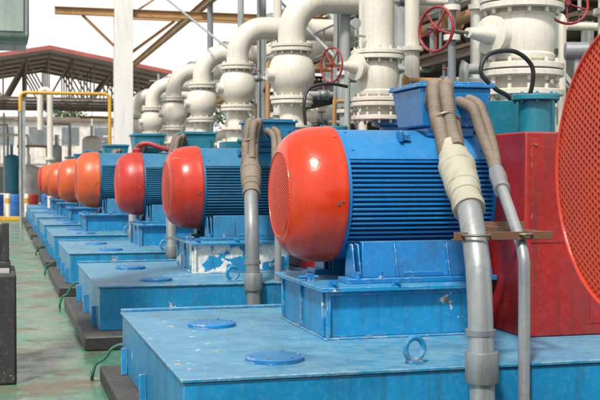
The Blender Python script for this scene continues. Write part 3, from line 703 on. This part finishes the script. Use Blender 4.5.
for i in range(11):
    x=-2.6+i*1.05+rs.uniform(-.2,.2); y=56+rs.uniform(0,14); hgt=rs.uniform(1.4,3.6); r=rs.uniform(.25,.55)
    e=thing('process_vessel',(x,y,0),'upright process vessel with domed top and nozzle','vessel','vessels by the shed')
    MB().lathe([(0,r*.6),(.3,r*.6),(.35,r),(hgt,r),(hgt+r*.25,r*.85),(hgt+r*.42,r*.5),(hgt+r*.48,.08),(hgt+r*.48+.5,.08)],(0,0,0),(0,0,1),28).obj('vessel_shell',(GREYST,WHITE,WHITE,TEAL,WALL)[i%5],e)
    MB().tube(smoothpath([(r,0,hgt*.6),(r+.3,0,hgt*.6),(r+.4,0,hgt*.6+.2),(r+.4,0,hgt+1.0),(r+.2,0,hgt+1.2),(-.6,0,hgt+1.2)],4),.07,10).obj('vessel_pipe',(WHITE,OCHRE,GREYST)[i%3],e)
for i,(x,y,mt) in enumerate(((4.6,50.5,TEAL),(-1.9,62,GREYST),(5.6,63,DRUMB),(1.2,66,WALL))):
    e=thing('equipment_container',(x,y,0),'ribbed metal equipment container on skids','container','equipment containers')
    b=MB().box(0,2.2,0,2.4,.12,2.2)
    for k in range(14): b.box(.06+k*.155,.12+k*.155,-.03,-.002,.25,2.1)
    b.obj('container_body',mt,e); MB().box(.1,.3,0,2.4,0,.118).box(1.9,2.1,0,2.4,0,.118).obj('container_skid',BROWN,e)
for i in range(14):
    x=-3+i*1.05; y=46+rs.uniform(0,30)
    e=thing('steel_post',(x,y,0),'tall thin steel post with a cross arm','post','yard posts')
    z=rs.uniform(4.0,6.5)
    MB().cyl((0,0,.021),(0,0,z),.05,10).box(-.15,.15,-.15,.15,0.001,.02).obj('post_shaft',(GREYST,HAZETRUSS,WHITE)[i%3],e)
    MB().cyl((-.4,0,z-.3),(.5,0,z-.3),.03,8).obj('cross_arm',GREYST,e)
wl=MB().box(-30,60,84,84.3,0,2.6).box(-30,60,83.9,84.4,2.602,2.7).obj('boundary_wall',WALL); wl['label']='long pale boundary wall behind the yard'; wl['category']='wall'
def building(x,y,w_,d_,h_,mt,lab):
    e=thing('plant_building',(x,y,0),lab,'building')
    MB().box(0,w_,0,d_,0,h_).obj('wall',mt,e)
    MB().box(-.3,w_+.3,-.3,d_+.3,h_+.002,h_+.3).obj('roof',HAZETRUSS,e)
    xx=1.
    while xx+1.5<w_:
        for zz in ([1.0] if h_<5 else [1.0,4.2]): MB().box(xx,xx+1.4,-.03,-.004,zz,zz+1.5).obj('window',COND2,e)
        xx+=2.6
building(-4.,92,20,9,6.2,WALL,'low pale plant building with a row of windows')
building(24,66,18,10,6.2,WALL,'two storey pale plant building with flat brown roof')
tk=thing('storage_tank',(27,54,0),'large white cylindrical storage tank with shallow cone roof','tank')
MB().lathe([(0,4.5),(5,4.5),(5,4.55),(5.1,4.55),(5.1,4.5),(7.4,4.5),(7.4,4.6),(7.5,4.6),(8.3,.1)],(0,0,0),(0,0,1),48).obj('tank_shell',WALL,tk)
rl=MB().torus((0,0,8.3),(0,0,1),4.5,.04,48,6)
for k in range(24): a=k*math.pi/12; rl.cyl((4.5*math.cos(a),4.5*math.sin(a),7.5),(4.5*math.cos(a),4.5*math.sin(a),8.3),.03,6)
rl.obj('tank_railing',YELLOW,tk)
def tree(x,y,h,seed):
    rnd=random.Random(seed)
    e=thing('tree',(x,y,0),'leafy green tree beyond the yard wall','tree','trees beyond the wall')
    t=MB().tube([(0,0,0),(.1,0,h*.3),(.0,.1,h*.6),(0,0,h*.85)],[.25,.2,.13,.04],10)
    cl=[]
    for k in range(14):
        a=rnd.uniform(0,6.28); z=h*rnd.uniform(.4,.95); L_=h*.32*rnd.uniform(.5,1)*(1.25-z/h)*1.4
        p=Vector((L_*math.cos(a),L_*math.sin(a),z)); t.tube([(0,0,z-h*.13),p*.5+Vector((0,0,(z-h*.07)*.5)),p],[.08,.05,.02],6); cl.append(p)
    t.obj('trunk',BARK,e)
    c=MB()
    for p in cl:
        s=h*rnd.uniform(.09,.16)
        for k in range(110):
            v=Vector((rnd.gauss(0,.5),rnd.gauss(0,.5),rnd.gauss(0,.38)))*s*1.3+p
            u=Vector((rnd.uniform(-1,1),rnd.uniform(-1,1),rnd.uniform(-1,1))).normalized()*.16; w_=u.cross(Vector((rnd.uniform(-1,1),rnd.uniform(-1,1),rnd.uniform(-1,1)))).normalized()*.12
            b=len(c.v); c.v+= [v-u,v+w_,v+u,v-w_]; c.f.append([b,b+1,b+2,b+3])
    c.obj('crown',LEAF,e)
for i,(x,y,h) in enumerate(((-3,110,8),(6,112,9),(14,108,9),(19,91,9),(26,95,9),(33,90,9),(15,97,9))): tree(x,y,h,i)

# ------------------------------------------------------------ camera
cam=bpy.data.cameras.new('camera'); co=bpy.data.objects.new('camera',cam); C.objects.link(co)
cam.lens=66; cam.sensor_width=36; cam.clip_end=4000
th=math.radians(15.2)
co.location=(0,0,1.62); co.rotation_euler=(math.radians(90-1.2),0,-th)
cam.dof.use_dof=True; cam.dof.focus_distance=7.2; cam.dof.aperture_fstop=5.6
S.camera=co
# ------------------------------------------------------------ light: hazy bright daylight
w=bpy.data.worlds.new('World'); S.world=w; w.use_nodes=True
nt=w.node_tree; bg=nt.nodes['Background']
sky=nt.nodes.new('ShaderNodeTexSky'); sky.sky_type='NISHITA'; sky.sun_disc=False
EL,AZ=math.radians(52),math.radians(214)
sky.sun_elevation=EL; sky.sun_rotation=AZ; sky.dust_density=2; sky.air_density=1.
hs=nt.nodes.new('ShaderNodeHueSaturation'); hs.inputs['Saturation'].default_value=.25; hs.inputs['Value'].default_value=1.1
nt.links.new(sky.outputs[0],hs.inputs['Color'])
tc=nt.nodes.new('ShaderNodeTexCoord'); sp=nt.nodes.new('ShaderNodeSeparateXYZ'); nt.links.new(tc.outputs['Generated'],sp.inputs[0])
mrn=nt.nodes.new('ShaderNodeMapRange'); nt.links.new(sp.outputs[2],mrn.inputs[0])
mrn.inputs[1].default_value=.10; mrn.inputs[2].default_value=.55; mrn.inputs[3].default_value=0; mrn.inputs[4].default_value=.88
mx=nt.nodes.new('ShaderNodeMix'); mx.data_type='RGBA'; nt.links.new(mrn.outputs[0],mx.inputs[0])
mx.inputs[6].default_value=(7.9,7.75,7.4,1); nt.links.new(hs.outputs[0],mx.inputs[7])
nt.links.new(mx.outputs[2],bg.inputs['Color']); bg.inputs['Strength'].default_value=.15
sd=bpy.data.lights.new('sun','SUN'); sd.energy=4.3; sd.angle=math.radians(6); sd.color=(1,.93,.83)
so=bpy.data.objects.new('sun',sd); C.objects.link(so)
dirv=Vector((math.sin(AZ)*math.cos(EL),math.cos(AZ)*math.cos(EL),math.sin(EL)))
so.rotation_euler=(-dirv).to_track_quat('-Z','Y').to_euler()
